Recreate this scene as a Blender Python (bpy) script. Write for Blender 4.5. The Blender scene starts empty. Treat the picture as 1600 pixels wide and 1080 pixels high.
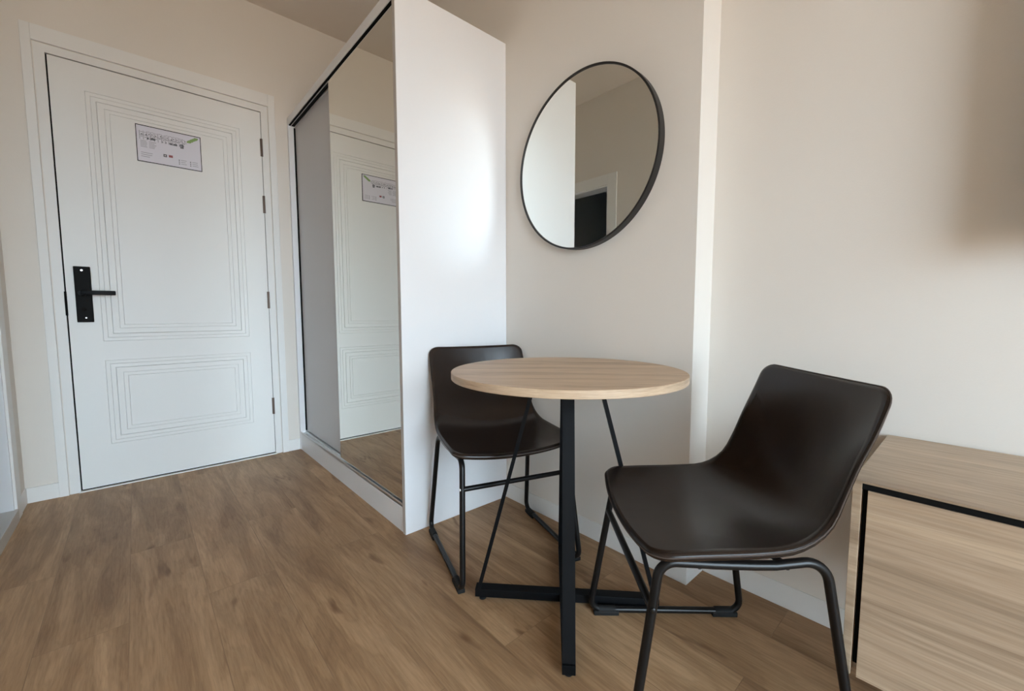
import bpy, bmesh, math, random
from mathutils import Vector, Matrix

random.seed(7)
C = bpy.context.scene.collection
sc = bpy.context.scene

# ------------------------------------------------------------------ camera, light, exposure
CAM_H, PITCH, YAW, ROLL, FPX = 0.9121, -0.0783, 0.842, -0.0013, 658.38
cam_d = bpy.data.cameras.new('camera')
cam = bpy.data.objects.new('camera', cam_d)
C.objects.link(cam)
cy, sy, cp, sp = math.cos(YAW), math.sin(YAW), math.cos(PITCH), math.sin(PITCH)
F = Vector((cy * cp, sy * cp, sp))
R0 = Vector((sy, -cy, 0.0))
U0 = R0.cross(F)
cr, sr = math.cos(ROLL), math.sin(ROLL)
Rv = R0 * cr + U0 * sr
Uv = -R0 * sr + U0 * cr
m = Matrix.Identity(4)
for i in range(3):
    m[i][0], m[i][1], m[i][2] = Rv[i], Uv[i], -F[i]
m[0][3], m[1][3], m[2][3] = 0, 0, CAM_H
cam.matrix_world = m
cam_d.sensor_fit = 'HORIZONTAL'
cam_d.sensor_width = 36.0
cam_d.lens = FPX / 1600 * 36.0
cam_d.clip_start = 0.02
sc.camera = cam

sc.view_settings.view_transform = 'Standard'
sc.view_settings.look = 'None'
sc.view_settings.gamma = 1.0
sc.view_settings.use_curve_mapping = False
sc.view_settings.exposure = 0.33
sc.cycles.max_bounces = 12
sc.cycles.diffuse_bounces = 8
sc.cycles.glossy_bounces = 8
sc.cycles.caustics_reflective = True
sc.cycles.blur_glossy = 0.0
sc.cycles.use_denoising = True
sc.cycles.sample_clamp_indirect = 0

# daylight sky outside the window: bright cool sky, dim warm ground
SKY = 12.5
w = bpy.data.worlds.new('world')
sc.world = w
w.use_nodes = True
nt = w.node_tree
nt.nodes.clear()
tc = nt.nodes.new('ShaderNodeTexCoord')
sep = nt.nodes.new('ShaderNodeSeparateXYZ')
rmp = nt.nodes.new('ShaderNodeValToRGB')
rmp.color_ramp.elements[0].position = 0.44
rmp.color_ramp.elements[0].color = (0.36, 0.31, 0.26, 1)
rmp.color_ramp.elements[1].position = 0.52
rmp.color_ramp.elements[1].color = (0.75, 0.94, 1.09, 1)
mp = nt.nodes.new('ShaderNodeMapRange')
mp.inputs['From Min'].default_value = -1
mp.inputs['From Max'].default_value = 1
bg = nt.nodes.new('ShaderNodeBackground')
bg.inputs['Strength'].default_value = SKY
wo = nt.nodes.new('ShaderNodeOutputWorld')
nt.links.new(tc.outputs['Generated'], sep.inputs[0])
nt.links.new(sep.outputs['Z'], mp.inputs['Value'])
nt.links.new(mp.outputs[0], rmp.inputs[0])
nt.links.new(rmp.outputs[0], bg.inputs['Color'])
nt.links.new(bg.outputs[0], wo.inputs[0])

# window opening (behind the camera) and the portal that guides sky light through it
WIN_Y, WX0, WX1, WZ0, WZ1 = -2.40, -0.95, 0.85, 0.08, 2.25
pl = bpy.data.lights.new('window_portal', 'AREA')
pl.shape = 'RECTANGLE'
pl.size = WX1 - WX0
pl.size_y = WZ1 - WZ0
pl.cycles.is_portal = True
po = bpy.data.objects.new('window_portal', pl)
C.objects.link(po)
po.location = ((WX0 + WX1) / 2, WIN_Y - 0.09, (WZ0 + WZ1) / 2)
po.rotation_euler = (math.radians(90), 0, math.radians(180))   # faces +Y

# ------------------------------------------------------------------ calibrated dimensions (metres)
YD, XL, XW, YP, XM, YS, XR, H, HW = 3.017, -0.437, 0.7836, 1.5327, 1.333, 0.6195, 1.455, 2.752, 2.138
DL, DR, DT = -0.2455, 0.634, 2.13
YB = WIN_Y
XFAR = -2.6
YJOG = 1.30


# ------------------------------------------------------------------ material helpers
def mat(name, col, rough=0.5, metal=0.0, spec=0.5, coat=0.0):
    M = bpy.data.materials.new(name)
    M.use_nodes = True
    b = M.node_tree.nodes['Principled BSDF']
    b.inputs['Base Color'].default_value = (*col, 1)
    b.inputs['Roughness'].default_value = rough
    b.inputs['Metallic'].default_value = metal
    b.inputs['Specular IOR Level'].default_value = spec
    b.inputs['Coat Weight'].default_value = coat
    return M


def N(M, t):
    return M.node_tree.nodes.new(t)


def L(M, a, b):
    M.node_tree.links.new(a, b)


def bump(M, scale, strength, dist=0.002, detail=3.0, stretch=None):
    b = M.node_tree.nodes['Principled BSDF']
    t = N(M, 'ShaderNodeTexCoord')
    n = N(M, 'ShaderNodeTexNoise')
    n.inputs['Scale'].default_value = scale
    n.inputs['Detail'].default_value = detail
    src = t.outputs['Object']
    if stretch:
        mpp = N(M, 'ShaderNodeMapping')
        mpp.inputs['Scale'].default_value = stretch
        L(M, src, mpp.inputs[0])
        src = mpp.outputs[0]
    L(M, src, n.inputs['Vector'])
    bp = N(M, 'ShaderNodeBump')
    bp.inputs['Strength'].default_value = strength
    bp.inputs['Distance'].default_value = dist
    L(M, n.outputs['Fac'], bp.inputs['Height'])
    L(M, bp.outputs[0], b.inputs['Normal'])
    return M


def contour(M, fac, freq, low):
    """growth-ring lines: contour lines of a soft noise field"""
    a = N(M, 'ShaderNodeMath')
    a.operation = 'MULTIPLY'
    a.inputs[1].default_value = freq
    L(M, fac, a.inputs[0])
    s_ = N(M, 'ShaderNodeMath')
    s_.operation = 'SINE'
    L(M, a.outputs[0], s_.inputs[0])
    m_ = N(M, 'ShaderNodeMapRange')
    m_.inputs['From Min'].default_value = 0.1
    m_.inputs['From Max'].default_value = 1.0
    m_.inputs['To Min'].default_value = 1.0
    m_.inputs['To Max'].default_value = low
    L(M, s_.outputs[0], m_.inputs['Value'])
    c_ = N(M, 'ShaderNodeCombineColor')
    for q in range(3):
        L(M, m_.outputs[0], c_.inputs[q])
    return c_.outputs[0]


def wood(name, light, mid, dark, axis_scale, rough=0.45, seed=0.0, rot=0.0, bands=1.0, spec=0.4):
    """straight grain running along object X after the mapping rotation"""
    M = mat(name, mid, rough, spec=spec)
    b = M.node_tree.nodes['Principled BSDF']
    t = N(M, 'ShaderNodeTexCoord')
    r = N(M, 'ShaderNodeMapping')
    r.vector_type = 'POINT'
    r.inputs['Rotation'].default_value = (0, 0, rot)
    r.inputs['Location'].default_value = (seed, seed * 1.7, seed * .6)
    L(M, t.outputs['Object'], r.inputs[0])
    s = N(M, 'ShaderNodeMapping')
    s.inputs['Scale'].default_value = axis_scale
    L(M, r.outputs[0], s.inputs[0])
    n1 = N(M, 'ShaderNodeTexNoise')
    n1.inputs['Scale'].default_value = 1.0 * bands
    n1.inputs['Detail'].default_value = 4.0
    n1.inputs['Distortion'].default_value = 0.6
    L(M, s.outputs[0], n1.inputs['Vector'])
    n2 = N(M, 'ShaderNodeTexNoise')
    n2.inputs['Scale'].default_value = 7.0 * bands
    n2.inputs['Detail'].default_value = 9.0
    n2.inputs['Roughness'].default_value = 0.65
    L(M, s.outputs[0], n2.inputs['Vector'])
    cr1 = N(M, 'ShaderNodeValToRGB')
    e = cr1.color_ramp.elements
    e[0].position, e[0].color = 0.30, (*dark, 1)
    e[1].position, e[1].color = 0.70, (*light, 1)
    k = e.new(0.48)
    k.color = (*mid, 1)
    L(M, n1.outputs['Fac'], cr1.inputs[0])
    mx = N(M, 'ShaderNodeMix')
    mx.data_type = 'RGBA'
    mx.blend_type = 'MULTIPLY'
    mx.inputs[0].default_value = 0.55
    cr2 = N(M, 'ShaderNodeValToRGB')
    cr2.color_ramp.elements[0].position, cr2.color_ramp.elements[0].color = 0.30, (0.62, 0.55, 0.48, 1)
    cr2.color_ramp.elements[1].position, cr2.color_ramp.elements[1].color = 0.62, (1, 1, 1, 1)
    L(M, n2.outputs['Fac'], cr2.inputs[0])
    L(M, cr1.outputs[0], mx.inputs[6])
    L(M, cr2.outputs[0], mx.inputs[7])
    mg = contour(M, n1.outputs['Fac'], 75.0, 0.86)
    mx2 = N(M, 'ShaderNodeMix')
    mx2.data_type = 'RGBA'
    mx2.blend_type = 'MULTIPLY'
    mx2.inputs[0].default_value = 0.8
    L(M, mx.outputs[2], mx2.inputs[6])
    L(M, mg, mx2.inputs[7])
    L(M, mx2.outputs[2], b.inputs['Base Color'])
    bp = N(M, 'ShaderNodeBump')
    bp.inputs['Strength'].default_value = 0.12
    bp.inputs['Distance'].default_value = 0.001
    L(M, n2.outputs['Fac'], bp.inputs['Height'])
    L(M, bp.outputs[0], b.inputs['Normal'])
    return M


M_wall = bump(mat('wall_paint', (0.735, 0.698, 0.648), 0.92, spec=0.2), 260, 0.25, 0.001)
M_ceil = bump(mat('ceiling_paint', (0.74, 0.68, 0.62), 0.95, spec=0.1), 200, 0.2, 0.001)
M_white = bump(mat('white_lacquer', (0.75, 0.75, 0.735), 0.42, spec=0.4), 90, 0.05, 0.0006)
M_mel = mat('white_melamine', (0.80, 0.81, 0.83), 0.36, spec=0.4)
M_grey = mat('grey_door_panel', (0.56, 0.55, 0.56), 0.35, spec=0.5)
M_trim = mat('white_trim', (0.77, 0.77, 0.755), 0.45, spec=0.4)
M_alu = mat('brushed_aluminium', (0.72, 0.72, 0.72), 0.32, metal=0.85)
M_dark = mat('black_gap', (0.006, 0.006, 0.006), 0.8, spec=0.1)
M_blackm = bump(mat('black_powder_coat', (0.004, 0.0045, 0.0055), 0.45, spec=0.13), 700, 0.15, 0.0004)
M_lock = mat('lock_black', (0.004, 0.004, 0.004), 0.6, spec=0.12)
M_tube = mat('black_tube_paint', (0.006, 0.0055, 0.0055), 0.30, spec=0.28)
M_rubber = mat('black_rubber', (0.008, 0.008, 0.008), 0.7, spec=0.3)
M_mirror = mat('mirror_silver', (0.85, 0.885, 0.865), 0.0, metal=1.0)
M_mirror2 = mat('tinted_mirror_silver', (0.80, 0.80, 0.755), 0.01, metal=1.0)
M_frame = mat('mirror_frame_black', (0.012, 0.011, 0.011), 0.4, spec=0.5)
M_hinge = mat('bronze_hinge', (0.16, 0.12, 0.10), 0.4, metal=0.8)
M_screw = mat('bright_screw', (0.85, 0.85, 0.85), 0.3, metal=0.4)
M_paper = mat('printed_board', (0.66, 0.65, 0.72), 0.4)
M_ink = mat('grey_ink', (0.12, 0.12, 0.14), 0.6)
M_ink2 = mat('pale_ink', (0.27, 0.27, 0.31), 0.6)
M_red = mat('dull_red_ink', (0.30, 0.09, 0.10), 0.6)
M_green = mat('leaf_green_ink', (0.22, 0.34, 0.12), 0.6)
M_stone = bump(mat('grey_marble_sill', (0.50, 0.49, 0.47), 0.3), 14, 0.05)
M_tile = mat('dark_bathroom_tile', (0.42, 0.47, 0.5), 0.3)
M_screen = mat('tv_black', (0.006, 0.006, 0.007), 0.2)

# leather
M_leather = mat('dark_brown_leather', (0.0165, 0.0102, 0.0078), 0.27, spec=0.34)
b = M_leather.node_tree.nodes['Principled BSDF']
t = N(M_leather, 'ShaderNodeTexCoord')
v = N(M_leather, 'ShaderNodeTexVoronoi')
v.inputs['Scale'].default_value = 420
L(M_leather, t.outputs['Object'], v.inputs['Vector'])
n = N(M_leather, 'ShaderNodeTexNoise')
n.inputs['Scale'].default_value = 9
n.inputs['Detail'].default_value = 4
L(M_leather, t.outputs['Object'], n.inputs['Vector'])
b1 = N(M_leather, 'ShaderNodeBump')
b1.inputs['Strength'].default_value = 0.10
b1.inputs['Distance'].default_value = 0.0006
L(M_leather, v.outputs['Distance'], b1.inputs['Height'])
b2 = N(M_leather, 'ShaderNodeBump')
b2.inputs['Strength'].default_value = 0.25
b2.inputs['Distance'].default_value = 0.004
L(M_leather, n.outputs['Fac'], b2.inputs['Height'])
L(M_leather, b1.outputs[0], b2.inputs['Normal'])
L(M_leather, b2.outputs[0], b.inputs['Normal'])
M_under = mat('brown_vinyl_underside', (0.10, 0.075, 0.06), 0.5)
M_thread = mat('seam_thread', (0.07, 0.05, 0.042), 0.5)

# laminate floor: planks along world Y
M_floor = mat('oak_laminate', (0.3, 0.2, 0.13), 0.45, spec=0.25)
b = M_floor.node_tree.nodes['Principled BSDF']
t = N(M_floor, 'ShaderNodeTexCoord')
rt = N(M_floor, 'ShaderNodeMapping')
rt.inputs['Rotation'].default_value = (0, 0, math.radians(90))
rt.inputs['Location'].default_value = (0.35, 0.06, 0)
L(M_floor, t.outputs['Object'], rt.inputs[0])
bk = N(M_floor, 'ShaderNodeTexBrick')
bk.offset = 0.37
bk.offset_frequency = 2
bk.inputs['Color1'].default_value = (0, 0, 0, 1)
bk.inputs['Color2'].default_value = (1, 1, 1, 1)
bk.inputs['Mortar'].default_value = (0.5, 0.5, 0.5, 1)
bk.inputs['Scale'].default_value = 1.0
bk.inputs['Mortar Size'].default_value = 0.0011
bk.inputs['Mortar Smooth'].default_value = 0.3
bk.inputs['Brick Width'].default_value = 1.28
bk.inputs['Row Height'].default_value = 0.192
L(M_floor, rt.outputs[0], bk.inputs['Vector'])
off = N(M_floor, 'ShaderNodeVectorMath')
off.operation = 'SCALE'
off.inputs['Scale'].default_value = 13.7
L(M_floor, bk.outputs['Color'], off.inputs[0])
add = N(M_floor, 'ShaderNodeVectorMath')
add.operation = 'ADD'
L(M_floor, rt.outputs[0], add.inputs[0])
L(M_floor, off.outputs[0], add.inputs[1])


def fl_noise(scale, vec, detail=5, rough=0.6, dist=0.0):
    s = N(M_floor, 'ShaderNodeMapping')
    s.inputs['Scale'].default_value = vec
    L(M_floor, add.outputs[0], s.inputs[0])
    n_ = N(M_floor, 'ShaderNodeTexNoise')
    n_.inputs['Scale'].default_value = scale
    n_.inputs['Detail'].default_value = detail
    n_.inputs['Roughness'].default_value = rough
    n_.inputs['Distortion'].default_value = dist
    L(M_floor, s.outputs[0], n_.inputs['Vector'])
    return n_


nA = fl_noise(1.0, (1.5, 9, 1), 4, 0.55, 1.2)
nB = fl_noise(1.0, (10, 150, 1), 7, 0.65, 0.3)
nC = fl_noise(1.0, (4.2, 15, 1), 2, 0.5, 0.3)
cA = N(M_floor, 'ShaderNodeValToRGB')
e = cA.color_ramp.elements
e[0].position, e[0].color = 0.30, (0.275, 0.162, 0.085, 1)
e[1].position, e[1].color = 0.68, (0.500, 0.325, 0.185, 1)
k = e.new(0.48)
k.color = (0.385, 0.240, 0.130, 1)
L(M_floor, nA.outputs['Fac'], cA.inputs[0])
cB = N(M_floor, 'ShaderNodeValToRGB')
cB.color_ramp.elements[0].position, cB.color_ramp.elements[0].color = 0.33, (0.70, 0.66, 0.62, 1)
cB.color_ramp.elements[1].position, cB.color_ramp.elements[1].color = 0.60, (1, 1, 1, 1)
L(M_floor, nB.outputs['Fac'], cB.inputs[0])
cC = N(M_floor, 'ShaderNodeValToRGB')
cC.color_ramp.elements[0].position, cC.color_ramp.elements[0].color = 0.24, (0.42, 0.33, 0.27, 1)
cC.color_ramp.elements[1].position, cC.color_ramp.elements[1].color = 0.34, (1, 1, 1, 1)
L(M_floor, nC.outputs['Fac'], cC.inputs[0])
x1 = N(M_floor, 'ShaderNodeMix')
x1.data_type = 'RGBA'
x1.blend_type = 'MULTIPLY'
x1.inputs[0].default_value = 0.75
L(M_floor, cA.outputs[0], x1.inputs[6])
L(M_floor, cB.outputs[0], x1.inputs[7])
x2 = N(M_floor, 'ShaderNodeMix')
x2.data_type = 'RGBA'
x2.blend_type = 'MULTIPLY'
x2.inputs[0].default_value = 0.8
xg = N(M_floor, 'ShaderNodeMix')
xg.data_type = 'RGBA'
xg.blend_type = 'MULTIPLY'
xg.inputs[0].default_value = 0.8
L(M_floor, x1.outputs[2], xg.inputs[6])
L(M_floor, contour(M_floor, nA.outputs['Fac'], 60.0, 0.90), xg.inputs[7])
L(M_floor, xg.outputs[2], x2.inputs[6])
L(M_floor, cC.outputs[0], x2.inputs[7])
# tone per plank
tone = N(M_floor, 'ShaderNodeMapRange')
tone.inputs['To Min'].default_value = 0.94
tone.inputs['To Max'].default_value = 1.05
L(M_floor, bk.outputs['Color'], tone.inputs['Value'])
x3 = N(M_floor, 'ShaderNodeVectorMath')
x3.operation = 'SCALE'
L(M_floor, x2.outputs[2], x3.inputs[0])
L(M_floor, tone.outputs[0], x3.inputs['Scale'])
x4 = N(M_floor, 'ShaderNodeMix')
x4.data_type = 'RGBA'
x4.inputs[7].default_value = (0.13, 0.085, 0.055, 1)
fm = N(M_floor, 'ShaderNodeMath')
fm.operation = 'MULTIPLY'
fm.inputs[1].default_value = 0.35
L(M_floor, bk.outputs['Fac'], fm.inputs[0])
L(M_floor, fm.outputs[0], x4.inputs[0])
L(M_floor, x3.outputs[0], x4.inputs[6])
L(M_floor, x4.outputs[2], b.inputs['Base Color'])
bp = N(M_floor, 'ShaderNodeBump')
bp.inputs['Strength'].default_value = 0.15
bp.inputs['Distance'].default_value = 0.0012
L(M_floor, nB.outputs['Fac'], bp.inputs['Height'])
L(M_floor, bp.outputs[0], b.inputs['Normal'])

OAK = ((0.66, 0.50, 0.345), (0.56, 0.415, 0.28), (0.40, 0.28, 0.18))
# table grain runs across the picture (object X of the table), cabinet grain runs along Y
M_oak_t = wood('light_oak_tabletop', *OAK, (1.3, 16, 16), seed=3.1)
M_oak_e = wood('light_oak_edge_band', (0.62, 0.47, 0.33), (0.55, 0.41, 0.285), (0.45, 0.33, 0.22), (3, 3, 70), seed=5.0)
M_oak_c = wood('light_oak_cabinet', (0.54, 0.42, 0.30), (0.45, 0.345, 0.245), (0.33, 0.245, 0.17), (15, 1.1, 15), seed=1.4)
M_oak_f = wood('light_oak_cabinet_front', (0.56, 0.435, 0.31), (0.46, 0.35, 0.25), (0.33, 0.245, 0.17), (15, 0.9, 26), seed=8.2)


# ------------------------------------------------------------------ mesh helpers
class MB:
    def __init__(self):
        self.bm = bmesh.new()

    def box(self, x0, x1, y0, y1, z0, z1, bev=0.0):
        ret = bmesh.ops.create_cube(self.bm, size=1.0)
        vs = ret['verts']
        for v_ in vs:
            v_.co = Vector((x0 + (v_.co.x + .5) * (x1 - x0), y0 + (v_.co.y + .5) * (y1 - y0), z0 + (v_.co.z + .5) * (z1 - z0)))
        if bev > 0:
            es = list({e_ for v_ in vs for e_ in v_.link_edges})
            bmesh.ops.bevel(self.bm, geom=es, offset=bev, segments=2, affect='EDGES', profile=0.5)
        return self

    def prism(self, pts_a, pts_b):
        """closed solid between two matching loops"""
        a = [self.bm.verts.new(p) for p in pts_a]
        b_ = [self.bm.verts.new(p) for p in pts_b]
        n_ = len(a)
        self.bm.faces.new(a[::-1])
        self.bm.faces.new(b_)
        for i_ in range(n_):
            j_ = (i_ + 1) % n_
            self.bm.faces.new((a[i_], a[j_], b_[j_], b_[i_]))
        return self

    def tube(self, pts, r, seg=14, caps=True):
        pts = [Vector(p) for p in pts]
        rings = []
        up = None
        for i_, p in enumerate(pts):
            if i_ == 0:
                d = pts[1] - p
            elif i_ == len(pts) - 1:
                d = p - pts[-2]
            else:
                d = (pts[i_ + 1] - p).normalized() + (p - pts[i_ - 1]).normalized()
            d.normalize()
            if up is None:
                a = Vector((0, 0, 1)) if abs(d.z) < .9 else Vector((1, 0, 0))
                up = d.cross(a).normalized()
            up = (up - d * up.dot(d)).normalized()
            s_ = d.cross(up)
            rings.append([self.bm.verts.new(p + (up * math.cos(k_ / seg * 2 * math.pi) + s_ * math.sin(k_ / seg * 2 * math.pi)) * r) for k_ in range(seg)])
        for a, c_ in zip(rings, rings[1:]):
            for k_ in range(seg):
                self.bm.faces.new((a[k_], a[(k_ + 1) % seg], c_[(k_ + 1) % seg], c_[k_]))
        if caps:
            self.bm.faces.new(rings[0][::-1])
            self.bm.faces.new(rings[-1])
        return self

    def lathe(self, prof, axis='z', center=(0, 0, 0), seg=96, closed=False):
        """prof: list of (radius, height along axis)"""
        cx, cy_, cz = center
        rings = []
        for r_, h_ in prof:
            ring = []
            for k_ in range(seg):
                a = k_ / seg * 2 * math.pi
                if axis == 'z':
                    co = (cx + r_ * math.cos(a), cy_ + r_ * math.sin(a), cz + h_)
                elif axis == 'x':
                    co = (cx + h_, cy_ + r_ * math.cos(a), cz + r_ * math.sin(a))
                else:
                    co = (cx + r_ * math.cos(a), cy_ + h_, cz + r_ * math.sin(a))
                ring.append(self.bm.verts.new(co))
            rings.append(ring)
        pairs = list(zip(rings, rings[1:]))
        if closed:
            pairs.append((rings[-1], rings[0]))
        for a, c_ in pairs:
            for k_ in range(seg):
                self.bm.faces.new((a[k_], a[(k_ + 1) % seg], c_[(k_ + 1) % seg], c_[k_]))
        if not closed:
            self.bm.faces.new(rings[0][::-1])
            self.bm.faces.new(rings[-1])
        return self

    def build(self, name, M, parent=None, smooth=False, loc=None):
        bmesh.ops.recalc_face_normals(self.bm, faces=self.bm.faces)
        me = bpy.data.meshes.new(name)
        self.bm.to_mesh(me)
        self.bm.free()
        if smooth:
            me.polygons.foreach_set('use_smooth', [True] * len(me.polygons))
            try:
                me.set_sharp_from_angle(angle=math.radians(smooth if smooth is not True else 40))
            except Exception:
                pass
        me.materials.append(M)
        o = bpy.data.objects.new(name, me)
        C.objects.link(o)
        if parent is not None:
            o.parent = parent
        if loc:
            o.location = loc
        return o


def struct(o):
    o['kind'] = 'structure'
    return o


def empty(name, loc=(0, 0, 0), rz=0.0):
    o = bpy.data.objects.new(name, None)
    C.objects.link(o)
    o.location = loc
    o.rotation_euler = (0, 0, rz)
    o.empty_display_size = 0.1
    return o


def tag(o, label, cat, group=None):
    o['label'] = label
    o['category'] = cat
    if group:
        o['group'] = group
    return o


def arc(p0, p1, p2, r, n_=8):
    """rounded corner points at p1 between p0 and p2"""
    p0, p1, p2 = Vector(p0), Vector(p1), Vector(p2)
    a, c_ = (p0 - p1).normalized(), (p2 - p1).normalized()
    ang = a.angle(c_)
    d = r / math.tan(ang / 2)
    s_, e_ = p1 + a * d, p1 + c_ * d
    ctr = p1 + (a + c_).normalized() * (r / math.sin(ang / 2))
    out = []
    for i_ in range(n_ + 1):
        q = i_ / n_
        v_ = (s_ - ctr).lerp(e_ - ctr, q).normalized() * r
        # slerp-like spacing
        v_ = ((s_ - ctr).normalized() * math.sin((1 - q) * (math.pi - ang)) + (e_ - ctr).normalized() * math.sin(q * (math.pi - ang)))
        v_ = v_.normalized() * r
        out.append(ctr + v_)
    return out


# ------------------------------------------------------------------ room shell
T = 0.12
struct(MB().box(XFAR - T, XR + T, YB - T, YD + T, -0.06, 0.0).build('floor', M_floor))
struct(MB().box(XFAR - T, XR + T, YB - T, YD + T, H, H + 0.08).build('ceiling', M_ceil))

# wall with the entrance door
JL, JR, JT = -0.288, 0.672, 2.170     # opening edges
mb = MB()
mb.box(XL - T, JL, YD, YD + T, 0, H)
mb.box(JR, XR + T, YD, YD + T, 0, H)
mb.box(JL, JR, YD, YD + T, JT, H)
struct(mb.build('wall_back', M_wall))

# left wall with the bathroom opening
OY0, OY1, OZ = 2.19, 2.78, 1.99
mb = MB()
mb.box(XL - T, XL, YJOG, OY0, 0, H)
mb.box(XL - T, XL, OY1, YD, 0, H)
mb.box(XL - T, XL, OY0, OY1, OZ, H)
struct(mb.build('wall_left', M_wall))
# dark bathroom beyond the opening
mb = MB()
bx0, by0, by1 = -1.7, 1.45, YD
mb.box(bx0 - .05, bx0, by0, by1, 0, 2.3)
mb.box(bx0, XL - T, by0 - .05, by0, 0, 2.3)
mb.box(bx0, XL - T, by1 - .001, by1 + .05, 0, 2.3)
mb.box(bx0, XL - T, by0, by1, 2.3, 2.35)
struct(mb.build('wall_bathroom', M_tile))

# mirror wall (in front) and right wall (set back by a step)
struct(MB().box(XM, XR + T, YS, YD, 0, H).build('wall_center', M_wall))
struct(MB().box(XR, XR + T, YB, YS, 0, H).build('wall_right', M_wall))
# parts of the room behind the camera
mb = MB()
mb.box(XFAR, XL - T, YJOG, YJOG + T, 0, H)
struct(mb.build('wall_alcove', M_wall))
struct(MB().box(XFAR - T, XFAR, YB, YJOG + T, 0, H).build('wall_side', M_wall))
mb = MB()
mb.box(XFAR - T, WX0, YB - T, YB, 0, H)
mb.box(WX1, XR + T, YB - T, YB, 0, H)
mb.box(WX0, WX1, YB - T, YB, 0, WZ0)
mb.box(WX0, WX1, YB - T, YB, WZ1, H)
struct(mb.build('wall_front', M_wall))
wf = MB()
fr = 0.045
wf.box(WX0, WX0 + fr, YB - .08, YB - .03, WZ0, WZ1)
wf.box(WX1 - fr, WX1, YB - .08, YB - .03, WZ0, WZ1)
wf.box(WX0, WX1, YB - .08, YB - .03, WZ0, WZ0 + fr)
wf.box(WX0, WX1, YB - .08, YB - .03, WZ1 - fr, WZ1)
struct(wf.build('window_1', M_trim))

# baseboards
BH = 0.074


def base(name, x0, x1, y0, y1):
    return struct(MB().box(x0, x1, y0, y1, 0, BH, 0.0015).build(name, M_trim))


base('baseboard_back_left', XL, -0.3255, YD - .010, YD)
base('baseboard_back_right', 0.7127, XW - .001, YD - .010, YD)
base('baseboard_center', XM - .005, XM, YS - .005, YP - .001)
base('baseboard_step', XM, XR - .005, YS - .005, YS)
base('baseboard_right', XR - .005, XR, YB, YS - .005)
base('baseboard_left', XL, XL + .008, YJOG, OY0 - .09)
base('baseboard_left_corner', XL, XL + .006, OY1 + .09, YD - .010)

# ------------------------------------------------------------------ bathroom doorway on the left wall
d2 = struct(empty('door_2', (XL, (OY0 + OY1) / 2, 0)))
dx, dy = XL, (OY0 + OY1) / 2
mb = MB()
cw = 0.088
mb.box(0, .009, OY0 - cw - dy, OY0 - dy, 0, OZ + cw, 0.001)
mb.box(0, .009, OY1 - dy, OY1 + cw - dy, 0, OZ + cw, 0.001)
mb.box(0, .009, OY0 - dy, OY1 - dy, OZ, OZ + cw, 0.001)
mb.build('casing', M_trim, d2)
mb = MB()
mb.box(-T, 0, OY0 - dy, OY0 + .012 - dy, .055, OZ)
mb.box(-T, 0, OY1 - .012 - dy, OY1 - dy, .055, OZ)
mb.box(-T, 0, OY0 + .012 - dy, OY1 - .012 - dy, OZ - .012, OZ)
mb.build('jamb', M_mel, d2)
mb = MB()
mb.box(-T, .012, OY0 - dy, OY1 - dy, 0, .055, 0.002)
mb.build('threshold', M_stone, d2)

# ------------------------------------------------------------------ entrance door
d1 = struct(empty('door_1', ((DL + DR) / 2, YD, 0)))
ox, oy = (DL + DR) / 2, YD


def ring_front(bm, rects, flip=False):
    """rects: list of (x0,x1,z0,z1,y) nested rectangles -> front facing ring surfaces"""
    loops = []
    for (x0, x1, z0, z1, y) in rects:
        loops.append([bm.verts.new((x0, y, z0)), bm.verts.new((x1, y, z0)), bm.verts.new((x1, y, z1)), bm.verts.new((x0, y, z1))])
    for a, c_ in zip(loops, loops[1:]):
        for k_ in range(4):
            bm.faces.new((a[k_], a[(k_ + 1) % 4], c_[(k_ + 1) % 4], c_[k_]))
    bm.faces.new(loops[-1])


mb = MB()
bm = mb.bm
PX0, PX1 = -0.128, 0.522
UZ0, UZ1, LZ0, LZ1 = 0.766, 2.004, 0.226, 0.668
x0, x1, z0, z1 = DL, DR, 0.012, DT
yf = YD


def quad(a, b_, c_, d_):
    bm.faces.new([bm.verts.new(p) for p in (a, b_, c_, d_)])


for (a0, a1, c0, c1) in ((x0, PX0, z0, z1), (PX1, x1, z0, z1), (PX0, PX1, z0, LZ0), (PX0, PX1, LZ1, UZ0), (PX0, PX1, UZ1, z1)):
    quad((a0, yf, c0), (a1, yf, c0), (a1, yf, c1), (a0, yf, c1))
# back and sides
quad((x0, yf + .04, z0), (x1, yf + .04, z0), (x1, yf + .04, z1), (x0, yf + .04, z1))
quad((x0, yf, z0), (x0, yf + .04, z0), (x0, yf + .04, z1), (x0, yf, z1))
quad((x1, yf, z0), (x1, yf + .04, z0), (x1, yf + .04, z1), (x1, yf, z1))
quad((x0, yf, z0), (x1, yf, z0), (x1, yf + .04, z0), (x0, yf + .04, z0))
quad((x0, yf, z1), (x1, yf, z1), (x1, yf + .04, z1), (x0, yf + .04, z1))
for (c0, c1) in ((UZ0, UZ1), (LZ0, LZ1)):
    prof = [(0, 0)]
    for o_, wd, dp in ((0.0, .003, .0035), (.018, .003, .0035), (.038, .004, .0070), (.066, .003, .0035), (.084, .003, .0035)):
        prof += [(o_ + .0005, 0), (o_ + wd * .5, dp), (o_ + wd, 0)]
        if o_ == .038:
            prof[-1] = (o_ + wd, 0.0)
    rects = [(PX0 + o_, PX1 - o_, c0 + o_, c1 - o_, yf + d_) for o_, d_ in prof]
    ring_front(bm, rects)
bmesh.ops.remove_doubles(bm, verts=bm.verts, dist=0.00005)
for v_ in bm.verts:
    v_.co.x -= ox
    v_.co.y -= oy
leaf = mb.build('door_leaf', M_white, d1)

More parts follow.
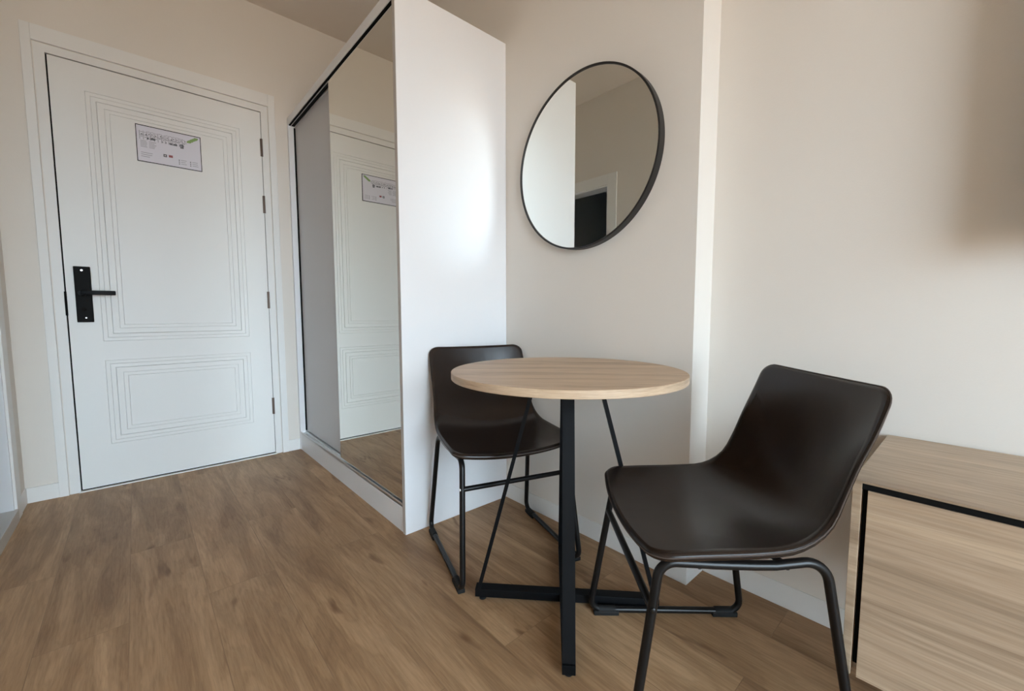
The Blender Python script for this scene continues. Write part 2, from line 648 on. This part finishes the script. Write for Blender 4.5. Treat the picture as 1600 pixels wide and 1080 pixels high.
mb = MB()     # outer casing
cx0, cx1, cz = -0.3255, 0.7127, 2.245
mb.box(cx0 - ox, JL - .004 - ox, -.014, .0, 0, cz, 0.0015)
mb.box(JR + .004 - ox, cx1 - ox, -.014, .0, 0, cz, 0.0015)
mb.box(JL - .004 - ox, JR + .004 - ox, -.014, .0, JT + .004, cz, 0.0015)
mb.build('casing', M_trim, d1)
mb = MB()     # jamb, slightly recessed inside the casing, its face flush with the leaf
g = 0.0045
mb.box(JL - ox, DL - g * 1.3 - ox, -.003, .10, 0, JT)
mb.box(DR + g * .6 - ox, JR - ox, -.003, .10, 0, JT)
mb.box(DL - g * 1.3 - ox, DR + g * .6 - ox, -.003, .10, DT + g, JT)
mb.build('jamb', M_white, d1)
mb = MB()     # dark seal filling the gap behind
mb.box(DL - g * 1.3 - ox, DL - ox, .012, .05, 0.006, DT + g)
mb.box(DR - ox, DR + g * .6 - ox, .006, .05, 0.006, DT)
mb.box(DL - ox, DR - ox, .012, .05, DT, DT + g)
mb.box(DL - ox, DR - ox, .008, .05, 0.0055, .012)
mb.build('door_seal', M_dark, d1)
mb = MB()
mb.box(JL + .03 - ox, JR - .03 - ox, -.012, .10, 0, .0055)
mb.build('threshold', M_trim, d1)
for zc in (1.921, 1.580, 0.992, 0.316):
    h = MB()
    h.box(DR - .007 - ox, DR + .007 - ox, -.004, .0, zc - .052, zc + .052, .001)
    h.tube([(DR + .001 - ox, -.007, zc - .052), (DR + .001 - ox, -.007, zc + .052)], .0055, 10)
    h.build('hinge', M_hinge, d1, smooth=True)
# lock plate with lever
lk = MB().box(-.215 - ox, -.155 - ox, -.014, 0, .866, 1.143, .003).build('lock_plate', M_lock, d1)
lk['label'] = 'black electronic lock plate'
h = MB()
h.lathe([(.016, 0), (.016, -.038), (.013, -.042)], 'y', (-.187 - ox, -.012, 1.012), 24)
pts = [(-.187 - ox, -.050, 1.012), (-.165 - ox, -.055, 1.0125), (-.12 - ox, -.055, 1.013), (-.066 - ox, -.053, 1.013)]
h.box(-.195 - ox, -.066 - ox, -.062, -.048, 1.002, 1.024, .004)
h.build('handle', M_blackm, lk, smooth=True)
MB().lathe([(.0045, 0), (.0045, -.003)], 'y', (-.186 - ox, -.014, 1.124), 16).build('indicator', M_screw, lk)
MB().lathe([(.003, 0), (.003, -.002)], 'y', (-.182 - ox, -.014, .888), 16).build('screw', M_screw, lk)
MB().lathe([(.009, 0), (.009, -.005), (.006, -.005)], 'y', (-.186 - ox, -.014, .93), 24).build('keyhole', M_dark, lk)
MB().box(DL - .008 - ox, DL + .001 - ox, -.0045, 0, 0.90, 1.018, .0005).build('strike_plate', M_dark, d1)

# ------------------------------------------------------------------ evacuation plan on the door
ep = tag(empty('evacuation_plan', (.1915, YD, 1.805)), 'small white floor plan notice with thin black border on the entrance door', 'sign')
pw, ph = .138, .094
MB().box(-pw, pw, -.005, 0, -ph, ph, .001).build('board', M_paper, ep)
mb = MB()
for q in ((-pw, pw, ph - .003, ph), (-pw, pw, -ph, -ph + .003), (-pw, -pw + .003, -ph, ph), (pw - .003, pw, -ph, ph)):
    mb.box(q[0], q[1], -.007, -.0045, q[2], q[3])
mb.build('border', M_dark, ep)
# the printed sheet: one fine grid whose faces carry the inks (drawing, notes, two symbols, leaf)
GX, GZ = 108, 72
cell = [[0] * GX for _ in range(GZ)]      # row 0 is the top


def put(x, z, w_, h_, k_):
    for zz in range(int(z), int(z + h_)):
        for xx in range(int(x), int(x + w_)):
            if 0 <= xx < GX and 0 <= zz < GZ:
                cell[zz][xx] = k_


rg = random.Random(5)
for i_ in range(13):
    x = 4 + i_ * 6
    put(x, 10, 1, 18, 2)
    put(x + 2, 10 + rg.randint(0, 2), 3, 1, 2)
    put(x + 2 + rg.randint(0, 2), 14 + rg.randint(0, 2), 2, 2, 1)
    put(x + 2, 20 + rg.randint(0, 2), 3, 1, 1)
    if i_ > 5:
        put(x + 1, 24, 2, 3, 2)
put(4, 18, 80, 1, 2)
put(16, 22, 14, 4, 1)
put(19, 23, 3, 2, 0)
put(54, 24, 13, 4, 1)
put(58, 25, 3, 1, 0)
put(72, 22, 6, 9, 1)
put(73, 24, 2, 5, 2)
for r_ in range(5):
    for c_ in range(2):
        put(5 + c_ * 14, 30 + r_ * 3, 9 + rg.randint(0, 3), 1, 2)
for r_ in range(3):
    put(5, 54 + r_ * 4, 14 + rg.randint(0, 8), 1, 2)
put(42, 50, 6, 6, 1)
put(44, 52, 2, 2, 0)
put(51, 50, 7, 5, 3)
for x in (68, 88):
    for r_ in range(3):
        put(x, 56 + r_ * 4, 2, 2, 1)
        put(x + 4, 56 + r_ * 4, 8 + rg.randint(0, 3), 1, 2)
for q in range(15):
    put(84 + q, 13 - q * .72, 7, 3, 4)
bm = bmesh.new()
GW, GH = pw - .004, ph - .004
gv = [[bm.verts.new((-GW + 2 * GW * i_ / GX, -.0054, GH - 2 * GH * j_ / GZ)) for i_ in range(GX + 1)] for j_ in range(GZ + 1)]
for j_ in range(GZ):
    for i_ in range(GX):
        f_ = bm.faces.new((gv[j_][i_], gv[j_ + 1][i_], gv[j_ + 1][i_ + 1], gv[j_][i_ + 1]))
        f_.material_index = cell[j_][i_]
me = bpy.data.meshes.new('printed_sheet')
bm.to_mesh(me)
bm.free()
for q in (M_paper, M_ink, M_ink2, M_red, M_green):
    me.materials.append(q)
po_ = bpy.data.objects.new('printed_sheet', me)
C.objects.link(po_)
po_.parent = ep

# ------------------------------------------------------------------ wardrobe
wd = tag(empty('sliding_wardrobe', (XW, YP, 0)), 'tall white wardrobe with one mirrored and one plain grey sliding door beside the entrance', 'wardrobe')


def wbox(name, M, x0, x1, y0, y1, z0, z1, bev=0.0, parent=None):
    return MB().box(x0 - XW, x1 - XW, y0 - YP, y1 - YP, z0, z1, bev).build(name, M, parent or wd)


wbox('side_panel', M_mel, XW, XM - .001, YP, YP + .022, 0, HW, .0008)
wbox('side_panel', M_mel, XW, XM - .001, YD - .022, YD - .001, 0, HW, .0005)
ea = MB().box(0, .0012, .0005, .0215, .0, HW)
eo = ea.build('edge_strip', mat('greige_edge_band', (0.50, 0.47, 0.44), 0.5), wd)
eo.location = (-.0013, 0, 0)
wbox('plinth', M_mel, XW + .002, XW + .020, YP + .022, YD - .022, 0, .108, .0008)
wbox('bottom_board', M_mel, XW + .020, XM - .002, YP + .022, YD - .022, .09, .108)
wbox('top_board', M_mel, XW + .001, XM - .002, YP + .022, YD - .022, HW - .022, HW)
wbox('fascia', M_mel, XW + .0, XW + .004, YP + .022, YD - .022, HW - .044, HW - .022)
wbox('back_panel', M_mel, XM - .012, XM - .002, YP + .022, YD - .022, .108, HW - .022)
MID = 2.285
# tracks
mb = MB()
for x in (XW + .002, XW + .030, XW + .056):
    mb.box(x - XW, x - XW + .004, .022, YD - YP - .022, .108, .122)
mb.box(.002, .060, .022, YD - YP - .022, .108, .112)
mb.build('bottom_track', M_alu, wd)
mb = MB()
for x in (XW + .013, XW + .036, XW + .060):
    mb.box(x - XW, x - XW + .003, .022, YD - YP - .022, HW - .052, HW - .048)
mb.build('top_track', M_alu, wd)
wbox('track_channel', M_dark, XW + .0045, XW + .075, YP + .022, YD - .022, HW - .0475, HW - .023)
md = wbox('mirror_door', M_mirror2, XW + .010, XW + .014, YP + .028, MID, .128, HW - .050)
md['label'] = 'full height mirrored sliding door'
mdb = wbox('backing', M_dark, XW + .014, XW + .024, YP + .024, MID - .002, .126, HW - .0485, parent=md)
gd = wbox('panel_door', M_grey, XW + .040, XW + .056, MID - .05, YD - .026, .126, HW - .050)
gd['label'] = 'plain light grey sliding door'
mb = MB()
mb.box(.036, .0395, MID - YP - .05, MID - YP - .046, .126, HW - .058)
mb.box(.032, .042, YD - YP - .030, YD - YP - .0225, .126, HW - .058)
mb.build('door_edge', M_dark, gd)

# ------------------------------------------------------------------ round wall mirror
RM = 0.334
rm = tag(empty('round_mirror', (XM, 1.070, 1.493)), 'large round wall mirror with thin black metal frame above the table', 'mirror')
MB().lathe([(RM, 0.0), (RM, -.030), (RM - .007, -.030), (RM - .007, -.004), (RM - .02, -.004), (RM - .02, 0)], 'x', (0, 0, 0), 160, closed=True).build('frame', M_frame, rm, smooth=30)
MB().lathe([(RM - .0072, -.020), (RM - .0072, -.0265)], 'x', (0, 0, 0), 160).build('mirror_glass', M_mirror, rm)

# ------------------------------------------------------------------ round table
cxt, cyt = 0.9633, 0.8296
ang = -0.8215       # direction left foot -> right foot
tb = tag(empty('round_table', (cxt, cyt, 0), ang), 'small round oak-topped bistro table on a black crossed metal base', 'table')
RT, ZT = 0.345, 0.740
MB().lathe([(RT - .001, ZT - .021), (RT, ZT - .020), (RT, ZT - .001), (RT - .001, ZT)], 'z', (-0.0027, 0.0066, 0), 160).build('tabletop', M_oak_t, tb, smooth=30)
MB().lathe([(RT + .0004, ZT - .0195), (RT + .0004, ZT - .0012), (RT - .0004, ZT - .0012), (RT - .0004, ZT - .0195)], 'z', (-0.0027, 0.0066, 0), 160, closed=True).build('edge_band', M_oak_e, tb, smooth=30)
RB = 0.284
for k_ in range(4):
    a = k_ * math.pi / 2
    rad = Vector((math.cos(a), math.sin(a), 0))
    tan = Vector((-math.sin(a), math.cos(a), 0))
    mb = MB()
    top, bot = rad * .0945 + Vector((0, 0, ZT - .026)), rad * (RB - .006) + Vector((0, 0, .016))
    hw, ht = .0168, .006
    la = [top + tan * s1 * hw + rad * s2 * ht for s1, s2 in ((-1, -1), (1, -1), (1, 1), (-1, 1))]
    lb = [bot + tan * s1 * hw + rad * s2 * ht for s1, s2 in ((-1, -1), (1, -1), (1, 1), (-1, 1))]
    mb.prism([tuple(p) for p in la], [tuple(p) for p in lb])
    bmesh.ops.bevel(mb.bm, geom=mb.bm.edges[:], offset=.0012, segments=2, affect='EDGES')
    lg = mb.build('leg', M_blackm, tb)
    gl = MB().lathe([(.011, 0), (.011, .006), (.005, .008), (.005, .016)], 'z', tuple(rad * (RB - .022)), 20)
    gl.build('levelling_foot', M_rubber, lg, smooth=True)
for k_ in range(2):
    a = k_ * math.pi / 2
    mb = MB()
    mb.box(-RB, RB, -.0168, .0168, .0135 + .0003 * k_, .0395 - .0003 * k_, .001)
    o = mb.build('base_bar', M_blackm, tb)
    o.rotation_euler = (0, 0, a)
for k_ in range(2):
    mb = MB()
    mb.box(-.125, .125, -.0168, .0168, ZT - .0265 + .0003 * k_, ZT - .0212, .0008)
    o = mb.build('top_bar', M_blackm, tb)
    o.rotation_euler = (0, 0, k_ * math.pi / 2)

# ------------------------------------------------------------------ chairs
EDGE = [(.178, .457, .224), (.158, .458, .224), (.09, .461, .223), (-.02, .465, .220), (-.095, .474, .214), (-.146, .505, .208), (-.176, .560, .203), (-.200, .622, .202), (-.228, .688, .203), (-.255, .762, .201)]
CENT = [(.198, .440), (.176, .437), (.095, .429), (-.010, .426), (-.098, .432), (-.160, .457), (-.203, .505), (-.231, .575), (-.254, .660), (-.272, .757)]


def catmull(pts, n_):
    """resample polyline with a Catmull-Rom spline, uniform parameter"""
    P = [Vector(list(p) + [0] * (3 - len(p))) for p in pts]
    P = [P[0] * 2 - P[1]] + P + [P[-1] * 2 - P[-2]]
    out = []
    m_ = len(pts) - 1
    for i_ in range(n_ + 1):
        q = i_ / n_ * m_
        k_ = min(int(q), m_ - 1)
        t_ = q - k_
        a, b_, c_, d_ = P[k_:k_ + 4]
        out.append(0.5 * ((2 * b_) + (c_ - a) * t_ + (2 * a - 5 * b_ + 4 * c_ - d_) * t_ * t_ + (-a + 3 * b_ - 3 * c_ + d_) * t_ ** 3))
    return out


def shell_mesh(grow=0.0, lift=0.0):
    n_ = 200
    E_, C_ = catmull(EDGE, n_), catmull(CENT, n_)
    # arc-length along the centre line
    s_ = [0]
    for i_ in range(n_):
        s_.append(s_[-1] + (C_[i_ + 1] - C_[i_]).length)
    Ltot = s_[-1]
    RC = .032
    ds = [RC * (1 - math.cos(k_ / 7 * math.pi / 2)) for k_ in range(8)]
    mid = [RC + (Ltot - 2 * RC) * k_ / 26 for k_ in range(1, 26)]
    rows = ds + mid + [Ltot - d for d in reversed(ds)]

    def at(d):
        for i_ in range(n_):
            if s_[i_ + 1] >= d - 1e-9:
                q = (d - s_[i_]) / max(1e-9, s_[i_ + 1] - s_[i_])
                return C_[i_].lerp(C_[i_ + 1], q), E_[i_].lerp(E_[i_ + 1], q)
        return C_[-1], E_[-1]
    NA = 24
    grid = []
    for d in rows:
        c_, e_ = at(d)
        dd = min(d, Ltot - d)
        wid = e_.z
        cut = 0 if dd >= RC else RC - math.sqrt(max(0, RC * RC - (RC - dd) ** 2))
        wmax = (wid - cut) / wid
        row = []
        for j_ in range(NA + 1):
            a = -1 + 2 * j_ / NA
            a = math.sin(a * math.pi / 2) * .45 + a * .55
            a *= wmax
            f_ = abs(a) ** 2.1
            row.append(Vector((c_.x + (e_.x - c_.x) * f_, a * wid, c_.y + (e_.y - c_.y) * f_)))
        grid.append(row)
    return grid


def make_chair(label):
    ch = tag(empty('dining_chair'), label, 'chair', 'dark brown leather chairs at the round table')
    grid = shell_mesh()
    bm_ = bmesh.new()
    V = [[bm_.verts.new(p) for p in row] for row in grid]
    for i_ in range(len(V) - 1):
        for j_ in range(len(V[0]) - 1):
            bm_.faces.new((V[i_][j_], V[i_][j_ + 1], V[i_ + 1][j_ + 1], V[i_ + 1][j_]))
    bm_.normal_update()
    # offset copy for the underside
    TH = .019
    sgn = 1 if V[10][12].normal.z > 0 else -1
    under = [[bm_.verts.new(v_.co - v_.normal * sgn * (TH if i_ < 18 else max(.011, TH - .0012 * (i_ - 17)))) for v_ in row] for i_, row in enumerate(V)]
    for i_ in range(len(V) - 1):
        for j_ in range(len(V[0]) - 1):
            f_ = bm_.faces.new((under[i_][j_], under[i_ + 1][j_], under[i_ + 1][j_ + 1], under[i_][j_ + 1]))
            f_.material_index = 1
    # rounded rim
    nr, nc = len(V), len(V[0])
    loop = [(0, j_) for j_ in range(nc)] + [(i_, nc - 1) for i_ in range(1, nr)] + [(nr - 1, j_) for j_ in range(nc - 2, -1, -1)] + [(i_, 0) for i_ in range(nr - 2, 0, -1)]
    pos = [V[i_][j_].co.copy() for i_, j_ in loop]
    low = [under[i_][j_].co.copy() for i_, j_ in loop]
    nl = len(loop)
    outs = []
    for k_ in range(nl):
        tn = (pos[(k_ + 1) % nl] - pos[k_ - 1]).normalized()
        th = (pos[k_] - low[k_]).normalized()
        o_ = tn.cross(th).normalized()
        outs.append(o_)
    ctr = sum(pos, Vector()) / nl
    flip = 1 if (pos[12] - ctr).dot(outs[12]) > 0 else -1
    rim = []
    for q, ex in ((.18, .0055), (.5, .0085), (.82, .0055)):
        rim.append([bm_.verts.new(pos[k_].lerp(low[k_], q) + outs[k_] * flip * ex) for k_ in range(nl)])
    top_l = [V[i_][j_] for i_, j_ in loop]
    low_l = [under[i_][j_] for i_, j_ in loop]
    seq = [top_l] + rim + [low_l]
    for a_, (r0, r1) in enumerate(zip(seq, seq[1:])):
        for k_ in range(nl):
            f_ = bm_.faces.new((r0[k_], r0[(k_ + 1) % nl], r1[(k_ + 1) % nl], r1[k_]))
            f_.material_index = 0
    bmesh.ops.recalc_face_normals(bm_, faces=bm_.faces)
    me = bpy.data.meshes.new('seat_shell')
    bm_.to_mesh(me)
    seam_pts = [v_.co.copy() for v_ in rim[1]]
    bm_.free()
    me.polygons.foreach_set('use_smooth', [True] * len(me.polygons))
    me.materials.append(M_leather)
    me.materials.append(M_under)
    sh = bpy.data.objects.new('seat_shell', me)
    C.objects.link(sh)
    sh.parent = ch
    # seam welt along the rim
    mb_ = MB()
    sp_ = [seam_pts[k_] + outs[k_] * flip * .0002 for k_ in range(0, nl)]
    mb_.tube(sp_ + [sp_[0]], .0013, 6, caps=False)
    mb_.build('seam', M_thread, sh, smooth=True)
    # sled frames
    r = .0095
    for sd in (-1, 1):
        st, sb = .200 * sd, .222 * sd
        A = (.150, st, .4225)
        corner_f = (.163, st, .4250)
        P_ff = (.226, sb, r + .004)
        P_rf = (-.226, sb, r + .004)
        corner_r = (-.158, st, .4305)
        midA = (.06, st, .4200)
        midB = (-.06, st, .4185)
        pts_ = []
        pts_ += [Vector(midB)]
        pts_ += [Vector((-.02, st, .4182)), Vector((.03, st, .4192)), Vector(midA)]
        pts_ += arc(midA, corner_f, P_ff, .035)
        pts_ += arc(corner_f, P_ff, P_rf, .032)
        pts_ += arc(P_ff, P_rf, corner_r, .032)
        pts_ += arc(P_rf, corner_r, midB, .045)
        pts_ += [Vector(midB)]
        mb_ = MB()
        mb_.tube(pts_[:-1] + [Vector(midB) + Vector((-.0001, 0, 0))], r, 16)
        fr_ = mb_.build('sled_leg', M_tube, ch, smooth=60)
        for q in (1, -1):
            mb_ = MB()
            xa, xb = sorted((q * .140, q * .214))
            mb_.box(xa, xb, sb - .012, sb + .012, 0, .014, .002)
            mb_.tube([(q * .150, sb, .0140), (q * .200, sb, .0140)], r + .0018, 12)
            mb_.build('rubber_foot', M_rubber, fr_, smooth=40)
    # stretcher between the front uprights
    mb_ = MB()
    mb_.tube([(.178, -.203, .332), (.178, .203, .332)], .0085, 14)
    st_ = mb_.build('stretcher', M_tube, ch, smooth=60)
    for sd in (-1, 1):
        mb_ = MB()
        mb_.lathe([(.0055, 0), (.0055, .002), (.003, .0032)], 'y', (.178, sd * .2135 if sd > 0 else -.2145, .332), 14)
        mb_.build('bolt', M_screw if sd < 0 else M_tube, st_, smooth=True)
    # cross rails under the shell
    for u_ in (.085, -.085):
        mb_ = MB()
        mb_.tube([(u_, -.2, .416), (u_, -.1, .402), (u_, .1, .402), (u_, .2, .416)], .007, 10)
        mb_.build('seat_rail', M_tube, ch, smooth=60)
    return ch


def copy_tree(o, parent=None):
    c_ = o.copy()
    C.objects.link(c_)
    c_.parent = parent
    for q in list(o.children):
        copy_tree(q, c_)
    return c_


chair_a = make_chair('dark brown leather chair in front, turned away from the oak cabinet toward the table')
chair_a.location = (0.9990, 0.4330, 0)
chair_a.rotation_euler = (0, 0, math.atan2(.6810, -.7323))
chair_b = copy_tree(chair_a)
chair_b['label'] = 'dark brown leather chair behind the table, its back against the white wardrobe side'
chair_b.location = (1.0220, 1.2165, 0)
chair_b.rotation_euler = (0, 0, math.atan2(-.9512, -.3085))

# ------------------------------------------------------------------ wall-hung oak cabinet
XF, CY1, CY0, CZ0, CZ1 = 1.010, 0.1505, -1.25, 0.203, 0.593
cb = tag(empty('oak_cabinet', (XR, CY1, CZ0)), 'light oak wall-hung cabinet with black shadow gaps behind the front chair', 'cabinet')


def cbox(name, M, x0, x1, y0, y1, z0, z1, bev=0.0, parent=None):
    return MB().box(x0 - XR, x1 - XR, y0 - CY1, y1 - CY1, z0 - CZ0, z1 - CZ0, bev).build(name, M, parent or cb)


XB = XR - .006
ST, GAP = .014, .009
mb = MB()
prof = [(XF, CZ1), (XF, CZ1 - .004), (XF + .0195, CZ1 - .004), (XF + .0195, CZ1 - .016), (XB, CZ1 - .016), (XB, CZ1)]     # rebated front edge
mb.prism([(x - XR, CY0 - CY1, z - CZ0) for x, z in prof], [(x - XR, 0, z - CZ0) for x, z in prof])
mb.build('top_board', M_oak_c, cb)
cbox('side_board', M_oak_c, XF, XB, CY1 - ST, CY1 - .0002, CZ0, CZ1 - .0165, .0004)
MB().box(XF - XR, XF + .0115 - XR, -ST, -.0003, CZ1 - .0165 - CZ0, CZ1 - .0042 - CZ0).build('side_board_tip', M_oak_c, cb)
cbox('side_board', M_oak_c, XF, XB, CY0, CY0 + .022, CZ0, CZ1 - .0165, .0006)
cbox('bottom_board', M_oak_c, XF + .03, XB, CY0 + .022, CY1 - ST, CZ0, CZ0 + .016)
cbox('back_board', M_dark, XB - .01, XB, CY0 + .022, CY1 - ST, CZ0 + .016, CZ1 - .0165)
cbox('gap_lining', M_dark, XF + .018, XF + .030, CY0 + .022, CY1 - ST, CZ0 + .0165, CZ1 - .0165)
dz1 = CZ1 - .004 - .0125
cbox('grip_profile', M_dark, XF + .003, XF + .0192, CY0 + .022, CY1 - ST, dz1 + .0003, CZ1 - .0043)
half = (CY1 - ST - GAP - CY0 - .022) / 2
ya = CY1 - ST - GAP
cbox('cabinet_door', M_oak_f, XF, XF + .0175, ya - half + .002, ya, CZ0, dz1, .0006)
cbox('cabinet_door', M_oak_f, XF, XF + .0175, ya - 2 * half + .004, ya - half - .002, CZ0, dz1, .0006)

# ------------------------------------------------------------------ television on the right wall, just outside the picture: it shades the wall
tv = tag(empty('television', (XR, -.65, 1.065)), 'black flat television on a bracket on the wall above the oak cabinet', 'television')
mb = MB()
mb.box(-.105, -.065, -.58, .583, 0, .66, .003)
mb.build('body', M_screen, tv)
MB().box(-.1065, -.1045, -.57, .573, .012, .65).build('screen', mat('tv_glass', (.004, .004, .005), .08), tv)
MB().box(-.065, -.001, -.12, .12, .2, .45, .004).build('bracket', M_blackm, tv)
